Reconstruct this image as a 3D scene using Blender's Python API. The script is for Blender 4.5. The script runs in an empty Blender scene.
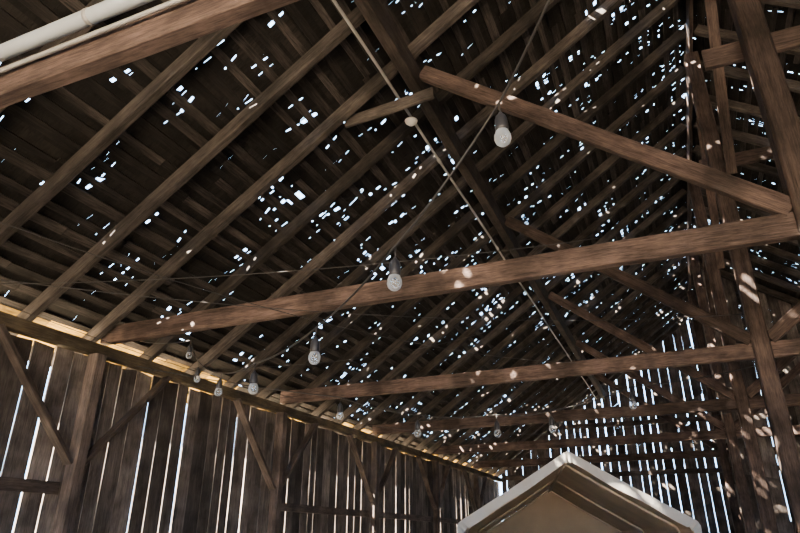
import bpy, math, random
from mathutils import Vector, Matrix, noise
random.seed(11)
CZ=1.6
XL=-5.74; XR=8.14; XC=1.2
ZB=2.05+CZ            # underside of rafters over the wall line
TAN=4.85/6.94
AL=math.atan(TAN); CA=math.cos(AL); SA=math.sin(AL)
Y0=-6.0; Y1=22.5
FR=[1.545,4.94,8.6,12.1,15.7,19.3]
col=bpy.context.scene.collection

# ---------------------------------------------------------------- materials
def new_mat(name):
    m=bpy.data.materials.new(name); m.use_nodes=True
    nt=m.node_tree; b=nt.nodes['Principled BSDF']
    return m,nt,b
def wood(name,dark,light,scale=(0.7,9,9),rough=0.8,attr=False,bump=0.7,vmin=0.6,vmax=1.4):
    m,nt,b=new_mat(name); N=nt.nodes; L=nt.links
    tc=N.new('ShaderNodeTexCoord')
    src=tc.outputs['Object']
    add=N.new('ShaderNodeVectorMath'); add.operation='ADD'
    L.new(src,add.inputs[0])
    if attr:
        at=N.new('ShaderNodeAttribute'); at.attribute_name='shade'
        mul=N.new('ShaderNodeVectorMath'); mul.operation='SCALE'; mul.inputs['Scale'].default_value=41
        L.new(at.outputs['Color'],mul.inputs[0]); L.new(mul.outputs[0],add.inputs[1])
        sp=N.new('ShaderNodeSeparateColor'); L.new(at.outputs['Color'],sp.inputs[0]); rnd=sp.outputs[0]
    else:
        oi=N.new('ShaderNodeObjectInfo')
        mul=N.new('ShaderNodeMath'); mul.operation='MULTIPLY'; mul.inputs[1].default_value=53
        L.new(oi.outputs['Random'],mul.inputs[0]); L.new(mul.outputs[0],add.inputs[1]); rnd=oi.outputs['Random']
    mp=N.new('ShaderNodeMapping'); mp.inputs['Scale'].default_value=scale
    L.new(add.outputs[0],mp.inputs['Vector'])
    n1=N.new('ShaderNodeTexNoise'); n1.inputs['Scale'].default_value=1.8; n1.inputs['Detail'].default_value=9; n1.inputs['Roughness'].default_value=0.7
    L.new(mp.outputs[0],n1.inputs['Vector'])
    n2=N.new('ShaderNodeTexNoise'); n2.inputs['Scale'].default_value=11; n2.inputs['Detail'].default_value=6; n2.inputs['Roughness'].default_value=.7
    L.new(mp.outputs[0],n2.inputs['Vector'])
    r=N.new('ShaderNodeValToRGB'); r.color_ramp.elements[0].position=0.40; r.color_ramp.elements[1].position=0.60
    r.color_ramp.elements[0].color=(*dark,1); r.color_ramp.elements[1].color=(*light,1)
    mx=N.new('ShaderNodeMix'); mx.data_type='FLOAT'; mx.inputs[0].default_value=0.5
    L.new(n1.outputs['Fac'],mx.inputs[2]); L.new(n2.outputs['Fac'],mx.inputs[3]); L.new(mx.outputs[0],r.inputs[0])
    n3=N.new('ShaderNodeTexNoise'); n3.inputs['Scale'].default_value=2.6; n3.inputs['Detail'].default_value=6
    L.new(add.outputs[0],n3.inputs['Vector'])
    m3=N.new('ShaderNodeMapRange'); m3.inputs['From Min'].default_value=.36; m3.inputs['From Max'].default_value=.64; m3.inputs['To Min'].default_value=0.5; m3.inputs['To Max'].default_value=1.35
    L.new(n3.outputs['Fac'],m3.inputs['Value'])
    mr=N.new('ShaderNodeMapRange'); mr.inputs['To Min'].default_value=vmin; mr.inputs['To Max'].default_value=vmax
    L.new(rnd,mr.inputs['Value'])
    mm=N.new('ShaderNodeMath'); mm.operation='MULTIPLY'; L.new(m3.outputs[0],mm.inputs[0]); L.new(mr.outputs[0],mm.inputs[1])
    hs=N.new('ShaderNodeHueSaturation'); L.new(r.outputs[0],hs.inputs['Color']); L.new(mm.outputs[0],hs.inputs['Value'])
    L.new(hs.outputs[0],b.inputs['Base Color'])
    b.inputs['Roughness'].default_value=rough
    b.inputs['Specular IOR Level'].default_value=0.25
    bp=N.new('ShaderNodeBump'); bp.inputs['Strength'].default_value=bump; bp.inputs['Distance'].default_value=0.01
    L.new(mx.outputs[0],bp.inputs['Height']); L.new(bp.outputs[0],b.inputs['Normal'])
    return m
def plain(name,c,rough=0.5,metal=0.0,var=0.12,scale=6,trans=0):
    m,nt,b=new_mat(name); N=nt.nodes; L=nt.links
    tc=N.new('ShaderNodeTexCoord'); n=N.new('ShaderNodeTexNoise'); n.inputs['Scale'].default_value=scale; n.inputs['Detail'].default_value=6
    L.new(tc.outputs['Object'],n.inputs['Vector'])
    r=N.new('ShaderNodeValToRGB')
    r.color_ramp.elements[0].position=0.3; r.color_ramp.elements[1].position=0.7
    r.color_ramp.elements[0].color=(*[x*(1-var) for x in c],1); r.color_ramp.elements[1].color=(*[min(1,x*(1+var)) for x in c],1)
    L.new(n.outputs['Fac'],r.inputs[0]); L.new(r.outputs[0],b.inputs['Base Color'])
    b.inputs['Roughness'].default_value=rough; b.inputs['Metallic'].default_value=metal
    if trans:
        t=N.new('ShaderNodeBsdfTranslucent'); L.new(r.outputs[0],t.inputs['Color'])
        mx=N.new('ShaderNodeMixShader'); mx.inputs[0].default_value=trans
        L.new(b.outputs[0],mx.inputs[1]); L.new(t.outputs[0],mx.inputs[2]); L.new(mx.outputs[0],N['Material Output'].inputs[0])
    return m
M_tie=wood('timber_red_brown',(0.029,0.0195,0.0175),(0.105,0.074,0.063))
M_raf=wood('timber_rafter',(0.018,0.0155,0.0148),(0.068,0.0585,0.053))
M_purl=wood('timber_purlin',(0.014,0.0115,0.0105),(0.05,0.040,0.035))
M_post=wood('timber_post',(0.024,0.017,0.0155),(0.085,0.060,0.051))
M_dark=wood('timber_dark',(0.022,0.016,0.014),(0.08,0.058,0.047))
M_wallt=wood('wall_timber',(0.032,0.025,0.023),(0.10,0.078,0.068))
M_plate=wood('plate_timber',(0.05,0.04,0.028),(0.14,0.11,0.07))
M_plank=wood('wall_planks',(0.048,0.041,0.038),(0.14,0.120,0.110),scale=(9,9,0.7),attr=True,vmin=.4,vmax=1.45)
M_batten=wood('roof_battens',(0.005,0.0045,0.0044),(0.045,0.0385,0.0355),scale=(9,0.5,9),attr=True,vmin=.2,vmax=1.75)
M_eave_glow=wood('eave_boards_painted_glow',(0.30,0.175,0.03),(0.85,0.56,0.12),scale=(9,0.9,9),attr=True,vmin=.4)  # warm sunlit glow at the eave, painted in as golden board colour
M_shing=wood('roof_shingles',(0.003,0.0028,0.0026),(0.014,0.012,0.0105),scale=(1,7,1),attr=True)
M_pvc=plain('pvc_pipe',(0.33,0.37,0.41),0.4)
M_cond=plain('steel_conduit',(0.30,0.30,0.295),0.5,0.2)
M_white=plain('white_plastic',(0.7,0.68,0.64),0.4)
M_tube=plain('frame_tube',(0.50,0.42,0.34),0.6)
M_cord=plain('black_cord',(0.015,0.015,0.016),0.6)
M_sock=plain('black_socket',(0.018,0.019,0.024),0.5)
M_fab=plain('canopy_fabric',(0.56,0.55,0.53),0.7,var=0.06,scale=2,trans=0.25)
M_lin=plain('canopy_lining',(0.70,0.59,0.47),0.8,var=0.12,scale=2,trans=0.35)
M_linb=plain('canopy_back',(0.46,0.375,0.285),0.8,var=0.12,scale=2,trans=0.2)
M_dirt=plain('dirt_floor',(0.19,0.172,0.158),0.95,var=0.4,scale=3)
M_ground=plain('dry_ground',(0.29,0.245,0.175),0.95,var=0.2,scale=0.8)
M_fil=plain('filament',(0.4,0.36,0.3),0.4,0.6)
m=bpy.data.materials.new('bulb_glass'); m.use_nodes=True; nt=m.node_tree; N=nt.nodes; M_glass=m
N.remove(N['Principled BSDF'])
tr=N.new('ShaderNodeBsdfTransparent'); tr.inputs[0].default_value=(0.93,0.95,0.97,1)
pb=N.new('ShaderNodeBsdfPrincipled'); pb.inputs['Base Color'].default_value=(0.62,0.67,0.72,1); pb.inputs['Roughness'].default_value=0.2
lw=N.new('ShaderNodeLayerWeight'); lw.inputs[0].default_value=0.45
tc=N.new('ShaderNodeTexCoord'); nn=N.new('ShaderNodeTexNoise'); nn.inputs['Scale'].default_value=12
ma=N.new('ShaderNodeMath'); ma.operation='MULTIPLY_ADD'; ma.inputs[1].default_value=0.6
mr=N.new('ShaderNodeMapRange'); mr.inputs['From Min'].default_value=.4; mr.inputs['From Max'].default_value=.7; mr.inputs['To Max'].default_value=.3; mr.inputs['To Min'].default_value=.16
mx=N.new('ShaderNodeMixShader')
nt.links.new(tc.outputs['Object'],nn.inputs['Vector']); nt.links.new(nn.outputs['Fac'],mr.inputs['Value'])
nt.links.new(lw.outputs['Facing'],ma.inputs[0]); nt.links.new(mr.outputs[0],ma.inputs[2]); nt.links.new(ma.outputs[0],mx.inputs[0])
nt.links.new(tr.outputs[0],mx.inputs[1]); nt.links.new(pb.outputs[0],mx.inputs[2]); nt.links.new(mx.outputs[0],N['Material Output'].inputs[0])

# ---------------------------------------------------------------- helpers
def mkobj(name,verts,faces,mat,shade=None,smooth=False):
    me=bpy.data.meshes.new(name); me.from_pydata([tuple(v) for v in verts],[],faces); me.materials.append(mat)
    if shade is not None:
        at=me.color_attributes.new('shade','FLOAT_COLOR','POINT')
        for i,s in enumerate(shade): at.data[i].color=(s,s*0.7,s*0.3,1)
    if smooth:
        for p in me.polygons: p.use_smooth=True
    me.update()
    o=bpy.data.objects.new(name,me); col.objects.link(o); return o
def tag(o,label,cat,group=None):
    o['label']=label; o['category']=cat
    if group: o['group']=group
    return o
def struct(o,label,cat='structure'):
    o['kind']='structure'; o['label']=label; o['category']=cat; return o
def beam(name,p0,p1,w,h,mat,label,cat='beam',group=None,hint=(0,0,1),wob=0.006,n=None):
    p0=Vector(p0); p1=Vector(p1); d=p1-p0; Ln=d.length; x=d.normalized()
    z=Vector(hint); z=(z-x*z.dot(x)).normalized(); y=z.cross(x)
    n=n or max(2,int(Ln/0.7)); c=min(w,h)*0.09
    vs=[];fs=[]
    sec=[(-w/2+c,-h/2),(w/2-c,-h/2),(w/2,-h/2+c),(w/2,h/2-c),(w/2-c,h/2),(-w/2+c,h/2),(-w/2,h/2-c),(-w/2,-h/2+c)]
    for i in range(n+1):
        t=i/n; e=0 if i in(0,n) else 1
        oy=random.uniform(-wob,wob)*e; oz=random.uniform(-wob,wob)*e
        for a,b_ in sec:
            vs.append((-Ln/2+Ln*t,a+oy+random.uniform(-.0015,.0015),b_+oz+random.uniform(-.0015,.0015)))
    for i in range(n):
        for k in range(8):
            a=i*8+k;b2=i*8+(k+1)%8
            fs.append((a,a+8,b2+8,b2))
    fs.append(tuple(range(8))); fs.append(tuple(reversed(range(n*8,n*8+8))))
    o=mkobj(name,vs,fs,mat)
    R=Matrix((x,y,z)).transposed().to_4x4()
    o.matrix_world=Matrix.Translation((p0+p1)/2)@R
    return tag(o,label,cat,group)
class MB:
    def __init__(s): s.v=[];s.f=[];s.a=[]
    def hexa(s,c,sh):
        b=len(s.v); s.v+=[tuple(x) for x in c]; s.a+=[sh]*8
        for f in((0,3,2,1),(4,5,6,7),(0,1,5,4),(1,2,6,5),(2,3,7,6),(3,0,4,7)): s.f.append(tuple(b+i for i in f))
    def quad(s,c,sh):
        b=len(s.v); s.v+=[tuple(x) for x in c]; s.a+=[sh]*4; s.f.append((b,b+1,b+2,b+3))
    def obj(s,name,mat): return mkobj(name,s.v,s.f,mat,s.a)
def tube(name,pts,r,mat,seg=8,smooth=True):
    pts=[Vector(p) for p in pts]; vs=[];fs=[]
    n=len(pts)
    for i,p in enumerate(pts):
        t=(pts[min(i+1,n-1)]-pts[max(i-1,0)]).normalized()
        ref=Vector((0,0,1)) if abs(t.z)<0.9 else Vector((1,0,0))
        a=t.cross(ref).normalized(); b_=t.cross(a)
        for k in range(seg):
            an=2*math.pi*k/seg; vs.append(p+a*math.cos(an)*r+b_*math.sin(an)*r)
    for i in range(n-1):
        for k in range(seg):
            fs.append((i*seg+k,i*seg+(k+1)%seg,(i+1)*seg+(k+1)%seg,(i+1)*seg+k))
    fs.append(tuple(reversed(range(seg)))); fs.append(tuple(range((n-1)*seg,n*seg)))
    return mkobj(name,vs,fs,mat,smooth=smooth)
def lathe(name,prof,mat,seg=20):
    vs=[];fs=[]
    for r,z in prof:
        for k in range(seg):
            a=2*math.pi*k/seg; vs.append((r*math.cos(a),r*math.sin(a),z))
    for i in range(len(prof)-1):
        for k in range(seg):
            fs.append((i*seg+k,i*seg+(k+1)%seg,(i+1)*seg+(k+1)%seg,(i+1)*seg+k))
    fs.append(tuple(reversed(range(seg)))); fs.append(tuple(range((len(prof)-1)*seg,len(prof)*seg)))
    return mkobj(name,vs,fs,mat,smooth=True)
def sag(p,q,s,n=10):
    p=Vector(p);q=Vector(q); out=[]
    for i in range(n+1):
        t=i/n; v=p.lerp(q,t); v.z-=s*4*t*(1-t); out.append(v)
    return out

# ---------------------------------------------------------------- roof
def slope_pt(side,s,n,y):
    x=XL+s*CA-n*SA; z=ZB+s*SA+n*CA
    if side>0: x=2*XC-x
    return Vector((x,y,z))
SL=6.94/CA
S_E=-0.62
PIT=0.19
def roof(side,name_b,name_s,dens):
    mb=MB(); ev=MB(); s=S_E
    while s<SL:
        w=random.uniform(0.07,0.11)
        tgt=mb
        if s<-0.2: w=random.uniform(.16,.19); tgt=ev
        y=Y0
        while y<Y1+0.3:
            ln=random.uniform(1.2,3.6); ye=min(y+ln,Y1+0.3)
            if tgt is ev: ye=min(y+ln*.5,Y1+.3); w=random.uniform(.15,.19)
            a=s+random.uniform(-.02,.02); b_=min(a+w,SL+0.05); n0=0.151+random.uniform(0,.003); n1=0.170
            k=random.uniform(-.016,.016)
            c=[slope_pt(side,a,n0,y),slope_pt(side,b_,n0,y),slope_pt(side,b_+k,n0,ye-.006),slope_pt(side,a+k,n0,ye-.006),
               slope_pt(side,a,n1,y),slope_pt(side,b_,n1,y),slope_pt(side,b_+k,n1,ye-.006),slope_pt(side,a+k,n1,ye-.006)]
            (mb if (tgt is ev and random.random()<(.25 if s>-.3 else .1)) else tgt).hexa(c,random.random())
            y=ye
        s+=PIT
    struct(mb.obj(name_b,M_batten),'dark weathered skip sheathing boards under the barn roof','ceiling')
    struct(ev.obj(name_b+'_eave',M_eave_glow),'eave sheathing boards with the golden daylight glow painted into their colour','ceiling')
    sh=MB(); s=S_E-0.05; n=0.178
    while s<SL+0.1:
        y=Y0; edge0=(y,y)
        while y<Y1+0.3:
            nz=noise.noise(Vector((s*0.45+3*side,y*0.28,1.7)))
            nz2=noise.noise(Vector((s*1.3,y*0.9+9*side,4.2)))
            far=min(1,max(0,(y-3)/8)); up=s/SL
            cl=0.42+1.4*nz+2.8*nz2
            d=dens*max(0.13,cl)*(0.65+0.85*far*(0.3+up))
            step=random.expovariate(d)
            step=min(step,0.8)
            hole = step<0.8
            ye=min(y+max(step,0.03),Y1+0.3)
            wid=max(.004,min(0.12,random.lognormvariate(math.log(0.012),1.0))) if hole and ye<Y1+0.29 else 0
            j=random.uniform(-.025,.025); k=random.uniform(-.45,.45)*wid
            e1=(ye+j,ye-j)
            nn_=n+random.uniform(0,.002)
            T1=PIT+.01
            sh.quad([slope_pt(side,s,nn_,edge0[0]),slope_pt(side,s+T1,nn_,edge0[1]),slope_pt(side,s+T1,nn_,e1[1]),slope_pt(side,s,nn_,e1[0])],random.random())
            if wid>0 and random.random()<0.4:
                lo=s+0.12; q=random.uniform(0.0,0.055); r1=random.uniform(-.025,.025)
                if random.random()<0.5: a0,a1=s,lo+q
                else: a0,a1=s+PIT-q,s+PIT
                p0=slope_pt(side,a0-(r1 if a0>s else 0),n+.008,e1[0]-.02); p1=slope_pt(side,a1+(r1 if a0==s else 0),n+.008,e1[1]-.02)
                p2=slope_pt(side,a1-(r1 if a0==s else 0),n+.008,e1[1]+wid+.02); p3=slope_pt(side,a0+(r1 if a0>s else 0),n+.008,e1[0]+wid+.02)
                sh.quad([p0,p1,p2,p3],random.random())
            edge0=(e1[0]+wid+k,e1[1]+wid-k); y=ye+wid
        s+=PIT
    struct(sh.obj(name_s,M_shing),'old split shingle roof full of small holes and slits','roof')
roof(-1,'ceiling','ceiling_shingles',2.0)
roof(1,'ceiling_far_slope','ceiling_far_slope_shingles',1.9)

# rafters
ys=[]; y=4.82-0.83*12
while y<Y1-0.1: ys.append(y); y+=0.83
for y in ys:
    if y<-1.2 : continue
    for f_ in FR:
        if abs(y-f_)<0.13: y=f_-0.13 if y<f_ else f_+0.13
    for side in(-1,1):
        n=0.075; yy=y+random.uniform(-.015,.015)
        a=slope_pt(side,S_E+0.05,n,yy); b_=slope_pt(side,SL-0.06,n,yy+random.uniform(-.01,.01))
        beam('rafter',a,b_,0.085,0.142,M_raf,'weathered brown sawn rafter sloping from wall plate to ridge','rafter','roof rafters',wob=.004)
beam('ridge_beam',(XC,Y0,ZB+4.9),(XC,Y1,ZB+4.9),0.05,0.26,M_dark,'dark plank ridge beam along the roof peak','beam')

# wall plates, purlins
for X,sg in((XL,-1),(XR,1)):
    beam('wall_plate',(X,Y0,ZB-.115),(X,Y1,ZB-.115),0.13,0.13,M_plate,'sawn timber top plate on the plank side wall','beam','wall top plates',n=30)
for sg in(-1,1):
    xp=-1.93 if sg<0 else 2*XC+1.93
    zt=ZB+TAN*3.81
    beam('purlin',(xp,Y0,zt-.185),(xp,Y1,zt-.185),0.12,0.27,M_purl,'deep dark brown plank purlin carrying the rafters at mid slope','beam','roof purlins',n=30)

# frames
ZT=2.15+CZ
for i,y in enumerate(FR):
    beam('tie_beam',(XL-0.05,y,ZT-.01),(XC-0.1,y,ZT),0.09,0.2,M_tie,'long reddish brown tie beam resting on the wall plate','beam','tie beams')
    beam('tie_beam',(XC+0.1,y,ZT),(XR+0.05,y,ZT),0.09,0.2,M_tie,'long reddish brown tie beam resting on the wall plate','beam','tie beams')
    beam('centre_post',(XC,y,0),(XC,y,ZB+4.77),0.2,0.2,M_post,'tall square timber post dappled with sun spots under the ridge','post','ridge posts',hint=(1,0,0))
    zt=ZB+TAN*3.81-0.12
    beam('roof_strut',(-1.84,y-0.02,zt-.0),(XC-0.1,y-.02,ZT+0.13),0.07,0.16,M_tie,'diagonal timber strut from post to purlin','strut','diagonal struts')
    beam('roof_strut',(2*XC+1.84,y-.02,zt-.0),(XC+0.1,y-.02,ZT+0.13),0.07,0.16,M_tie,'diagonal timber strut from post to purlin','strut','diagonal struts')
beam('collar_board',(-2.75,4.91,4.20+CZ),(-1.72,4.91,4.28+CZ),0.04,0.13,M_raf,'short dark board nailed between rafter and purlin','board')
beam('collar_board',(0.8,5.08,3.95+CZ),(4.6,5.08,3.95+CZ),0.05,0.2,M_post,'brown collar board crossing the posts','board')
beam('collar_board',(1.0,8.74,4.96+CZ),(3.9,8.74,4.96+CZ),0.05,0.2,M_post,'brown collar board crossing the posts','board')
for a,b_ in((0,1),(1,2),(2,3),(3,4)):
    beam('ridge_brace',(XC+.13,FR[b_]-.14,4.6+CZ),(XC+.13,FR[b_]-2.0,6.7+CZ),0.05,0.13,M_post,'diagonal brace between centre post and ridge beam','brace','ridge braces',hint=(1,0,0))

# ---------------------------------------------------------------- walls
def plank_wall(name,label,fixed,axis,a0,a1,top,gap=(0.002,0.03),pw=(0.17,0.27),openfn=None,pbig=0.45,split=False,pw_=1.5):
    mb=MB(); a=a0
    while a<a1:
        w=random.uniform(*pw); g=random.uniform(gap[0],0.007) if random.random()>pbig else gap[1]*random.uniform(0.3,1)**pw_
        e=min(a+w,a1); sk=random.uniform(-.008,.008)
        z0=0.0
        if openfn: z0=openfn((a+e)/2)
        off=random.uniform(-.006,.006)
        za=top(a); ze=top(e)
        def P(u,d,z):
            return (fixed+d,u,z) if axis=='y' else (u,fixed+d,z)
        if za-z0>0.05:
            th=.02
            cuts=[0,1]
            if split: cuts=[0]+sorted(random.uniform(.2,.9) for _ in range(3))+[1]
            for q0,q1 in zip(cuts[:-1],cuts[1:]):
                ex=random.uniform(-.012,g*.95) if split else 0
                c=[P(a-sk,off,z0+(za-z0)*q0),P(e-sk+ex,off,z0+(ze-z0)*q0),P(e-sk+ex,off+th,z0+(ze-z0)*q0),P(a-sk,off+th,z0+(za-z0)*q0),
                   P(a+sk,off,z0+(za-z0)*q1),P(e+sk+ex,off,z0+(ze-z0)*q1),P(e+sk+ex,off+th,z0+(ze-z0)*q1),P(a+sk,off+th,z0+(za-z0)*q1)]
                mb.hexa(c,random.random())
        a=e+g
    struct(mb.obj(name,M_plank),label,'wall')
plank_wall('wall_left','weathered vertical plank wall with bright gaps between boards',XL-0.13,'y',Y0,Y1,lambda u:ZB-.17+random.uniform(-.02,.02),gap=(0.004,0.029),pw=(.17,.27),pbig=0.75,pw_=2.2)
plank_wall('wall_right','weathered vertical plank wall with bright gaps between boards',XR+0.1,'y',Y0,Y1,lambda u:ZB-.1,gap=(0.002,0.03))
gt=lambda u:ZB+0.13+TAN*(6.94-abs(u-XC))
plank_wall('wall_far','gable end wall of vertical planks with light streaks',Y1+.02,'x',XL,XR,gt,gap=(0.006,0.05),pw=(.18,.34),pbig=0.8,split=True)
plank_wall('wall_divider','inner gable partition of vertical planks with light streaks',17.65,'x',XC+.12,XR,gt,gap=(0.02,0.09),pbig=0.9,split=True)
plank_wall('wall_back','gable end wall of vertical planks around an added opening for fill light',Y0-.03,'x',XL,XR,gt,openfn=lambda u:(3.25 if -3.4<u<6.0 else 0))  # unseen opening behind the camera, added and sized to set interior fill light
for i,y in enumerate(FR):
    beam('wall_post',(XL+0.08,y-.15,0),(XL+0.08,y-.15,ZB-.185),0.14,0.14,M_wallt,'square wall post against vertical planks','post','wall posts',hint=(1,0,0))
    yp=y-.15
    for sg,ln in((-1,1.15),(1,1.1)):
        beam('knee_brace',(XL+.06,yp+sg*ln,ZB-.19),(XL+.06,yp+sg*0.07,0.72+CZ),0.05,0.11,M_wallt,'diagonal knee brace from wall post to top plate','brace','wall knee braces',hint=(1,0,0))
    if i!=1 and i<5:
        beam('wall_girt',(XL-.02,yp+.07,0.48+CZ),(XL-.02,FR[i+1]-.22,0.48+CZ),0.05,0.12,M_wallt,'horizontal girt nailed across the wall planks','girt','wall girts')
for z in(1.2,3.6,5.2):
    half=6.8 if z<3.7 else 6.94-(z-ZB)/TAN-.1
    beam('wall_girt',(XC-half,Y1-.05,z),(XC+half,Y1-.05,z),0.06,0.16,M_wallt,'horizontal girt on the gable end wall','girt','wall girts')
def slab(name,x0,x1,y0,y1,z0,z1,mat,label):
    mb=MB(); mb.hexa([(x0,y0,z0),(x1,y0,z0),(x1,y1,z0),(x0,y1,z0),(x0,y0,z1),(x1,y0,z1),(x1,y1,z1),(x0,y1,z1)],0.5)
    struct(mb.obj(name,mat),label,'floor')
slab('floor',XL,XR,Y0,Y1,-.1,0,M_dirt,'bare dirt barn floor')
slab('ground',-60,60,-60,90,-.3,-.1,M_ground,'dry sunlit ground around the barn')

# ---------------------------------------------------------------- pipe on the near tie
def child(o,p):
    o.parent=p; o.matrix_parent_inverse=Matrix.Translation(-Vector(p.location)); return o
PX=-5.25
e=bpy.data.objects.new('water_pipe',None); col.objects.link(e); e.location=(PX,1.44,2.24+CZ)
tag(e,'grey-white plastic pipe with thin conduit strapped along the tie beam','pipe')
child(tube('pipe',[(PX,1.44,2.25+CZ),(XC-.1,1.44,2.25+CZ)],0.038,M_pvc,16),e)
child(tube('conduit',[(PX,1.47,2.165+CZ),(XC-.1,1.47,2.165+CZ)],0.012,M_cond,10),e)
for x in(-3.6,-2.2,-.6):
    child(tube('strap',[(x-.012,1.44,2.25+CZ),(x+.012,1.44,2.25+CZ)],0.041,M_cond,16),e)

cz=lambda y:4.36+CZ+0.012*math.sin(y*1.7)
pts=[(-2.13,0.75*i,cz(.75*i)) for i in range(30)]
e=bpy.data.objects.new('ceiling_conduit',None); col.objects.link(e); e.location=pts[0]
tag(e,'thin steel electrical conduit running under the dark purlin','conduit')
child(tube('pipe',pts,0.0155,M_cond,8),e)
for y in(1.5,6.2,9.0,12.5,16): child(tube('coupling',[(-2.13,y,cz(y)),(-2.13,y+.06,cz(y+.06))],0.023,M_cond,8),e)
f=lathe('ceiling_lamp_base',[(0.02,-.05),(0.035,-.05),(0.045,-.03),(0.066,-.02),(0.072,0.0),(0.045,.02),(0.02,.03)],M_white,24)
f.location=(-2.13,5.3,4.315+CZ); tag(f,'round white ceiling lamp holder fixed on the conduit','lamp')

# ---------------------------------------------------------------- bulbs
def bulb(x,y,z,s=1.0,drop=0.06,lab='clear glass bulb in black socket hanging from a cord'):
    e=bpy.data.objects.new('hanging_bulb',None); col.objects.link(e); e.location=(x,y,z+CZ)
    tag(e,lab,'light bulb','string light bulbs')
    g=lathe('glass',[(0.004,-.075),(0.018,-.072),(0.031,-.06),(0.037,-.042),(0.036,-.022),(0.028,-.002),(0.019,.014),(0.016,.026)],M_glass,20)
    k=lathe('socket',[(0.014,.0),(0.028,.0),(0.030,.016),(0.028,.06),(0.021,.08),(0.011,.09),(0.007,.1)],M_sock,16)
    c=tube('cord',[(0,0,.098),(0.002,0,.098+drop)],0.004,M_cord,6)
    fl=tube('filament',[(-.012,0,.01),(-.01,0,-.03),(-.004,0,-.02),(0.002,0,-.035),(0.008,0,-.02),(.012,0,-.03),(.012,0,.01)],0.0018,M_fil,5)
    for o in(g,k,c,fl): o.parent=e
    e.scale=(s,s,s); e.rotation_euler=(random.uniform(-.06,.06),random.uniform(-.06,.06),random.uniform(0,3))
    return Vector((x,y,z+(0.098+drop)*s))
def string(label,anchor0,bs,anchor1,drop=0.06,sg=0.03):
    tops=[bulb(*b_,drop=drop) for b_ in bs]
    pts=[Vector(anchor0)]+tops+[Vector(anchor1)]
    P=[]
    for a,b_ in zip(pts[:-1],pts[1:]):
        q=sag(a,b_,sg,8); P+=q if not P else q[1:]
    o=tube('light_cord',[(p.x,p.y,p.z+CZ) for p in P],0.006,M_cord,6)
    tag(o,label,'cord')
string('black cord of string lights sagging below the tie beams',(0.05,1.6,2.06),
  [(-.468,2.225,1.63,1.0),(-1.11,2.53,1.17,1.0),(-1.83,3.02,1.0,.95),(-2.55,3.44,.97,.92),(-3.63,4.40,1.235,.92),(-4.13,4.67,1.46,.85),(-4.51,4.93,1.8,.85)],(-5.3,5.0,2.04))
string('black cord of string lights crossing the barn between wall and post',(-5.6,5.3,1.86),
  [(-3.16,5.79,1.23,1.0),(-2.44,6.18,1.06,1.0),(-1.67,6.5,1.06,1.0),(-1.135,6.71,1.10,1.0),(-.32,6.96,1.33,1.0)],(1.08,8.5,1.95))
for a,b_,s in(((-5.6,3.2,2.1),(-.3,4.9,2.3),0.1),((-5.6,2.4,2.0),(1.05,8.45,2.6),.25),((-5.6,6.0,2.0),(-2.1,12,4.2),0.3),((-5.5,1.7,2.1),(-5.5,8.5,2.1),.12),((-4.6,1.6,2.2),(-1.0,8.5,2.2),.3),((-5.6,8.8,1.9),(1.0,12.0,2.0),.35)):
    o=tube('wire',[(p.x,p.y,p.z+CZ) for p in sag(a,b_,s,16)],0.004,M_cord,5); tag(o,'thin dark wire strung across under the rafters','wire')

# ---------------------------------------------------------------- canopy tent
T=bpy.data.objects.new('canopy_tent',None); col.objects.link(T)
tag(T,'white peaked portable garage canopy with open tan interior','tent')
W=1.38; ZE=1.80; ZA=2.6; D=6.0
def tm(name,vs,fs,mat,solid=0.01,smooth=False):
    o=mkobj(name,vs,fs,mat,smooth=smooth); o.parent=T
    if solid:
        md=o.modifiers.new('s','SOLIDIFY'); md.thickness=solid
    return o
def arch(w,ze,za,y):
    h=za-ze
    return [(-w,y,0),(-w,y,ze-.05),(-w*.985,y,ze-.005),(-w*.955,y,ze+.025),(-w*.5,y,ze+h*.5-.014),(-.04,y,za-.018),(0,y,za),(.04,y,za-.018),(w*.5,y,ze+h*.5-.014),(w*.955,y,ze+.025),(w*.985,y,ze-.005),(w,y,ze-.05),(w,y,0)]
K=13
n=6; vs=[];fs=[]
for i in range(n+1):
    vs+=arch(W,ZE,ZA,D*i/n)
for i in range(n):
    for k in range(K-1): fs.append((i*K+k,i*K+k+1,i*K+k+K+1,i*K+k+K))
tm('cover',vs,fs,M_fab,0.004)
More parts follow.
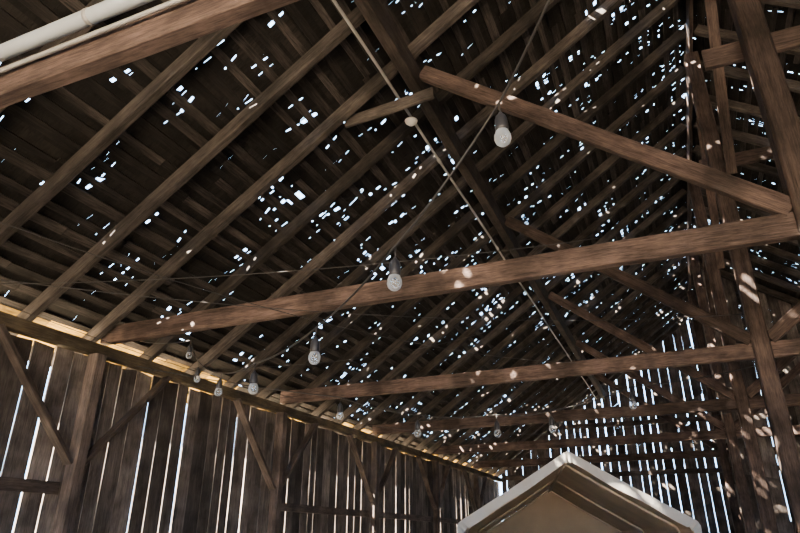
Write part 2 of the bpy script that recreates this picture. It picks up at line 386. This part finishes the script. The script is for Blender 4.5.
vs2=[(a*0.985,b_+.02,c-.02 if c>0 else 0) for a,b_,c in vs]
tm('lining',vs2,fs,M_lin,0.003)
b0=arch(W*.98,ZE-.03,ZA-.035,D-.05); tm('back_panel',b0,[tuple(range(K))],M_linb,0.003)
def dense(pts,m=5):
    out=[]
    for a,b_ in zip(pts[:-1],pts[1:]):
        for i in range(m): out.append(Vector(a).lerp(Vector(b_),i/m))
    out.append(Vector(pts[-1])); return out
o_=dense(arch(W+.005,ZE+.003,ZA+.005,-.005)); i_=dense(arch(W-.08,ZE-.08,ZA-.12,-.012))
for q,v in enumerate(i_): v.z+=0.010*math.sin(q*1.1); v.y+=.015*math.sin(q*.9)
vs=o_+i_; m_=len(o_); fs=[(k,k+1,k+1+m_,k+m_) for k in range(m_-1)]
tm('front_valance',vs,fs,M_fab,0.003)
for y in(0.9,3.4,5.8):
    A=arch(W-.045,ZE-.045,ZA-.055,y)
    p=tube('frame_pole',A,0.017,M_tube,8); p.parent=T
p=tube('frame_pole',[(0,.5,ZA-.085),(0,5.8,ZA-.085)],0.016,M_tube,8); p.parent=T
T.location=(-1.21,8.05,0); T.rotation_euler=(0,0,math.radians(13))

# ---------------------------------------------------------------- light
w=bpy.data.worlds.new('World'); bpy.context.scene.world=w; w.use_nodes=True
bg=w.node_tree.nodes['Background']; bg.inputs[0].default_value=(0.40,0.65,1.0,1); bg.inputs[1].default_value=14.5
s=bpy.data.lights.new('sun','SUN'); s.energy=400; s.angle=math.radians(0.85); s.color=(1,0.84,0.66)
so=bpy.data.objects.new('sun',s); col.objects.link(so)
dv=Vector((0.55,0.42,-0.72)); so.rotation_euler=dv.to_track_quat('-Z','Y').to_euler()

# ---------------------------------------------------------------- camera
c=bpy.data.cameras.new('camera'); co=bpy.data.objects.new('camera',c); col.objects.link(co)
c.sensor_width=36; c.lens=620/800*36; c.clip_start=0.05
co.location=(0,0,CZ); co.rotation_euler=(math.radians(90+23.85),0,math.radians(23.15))
bpy.context.scene.camera=co
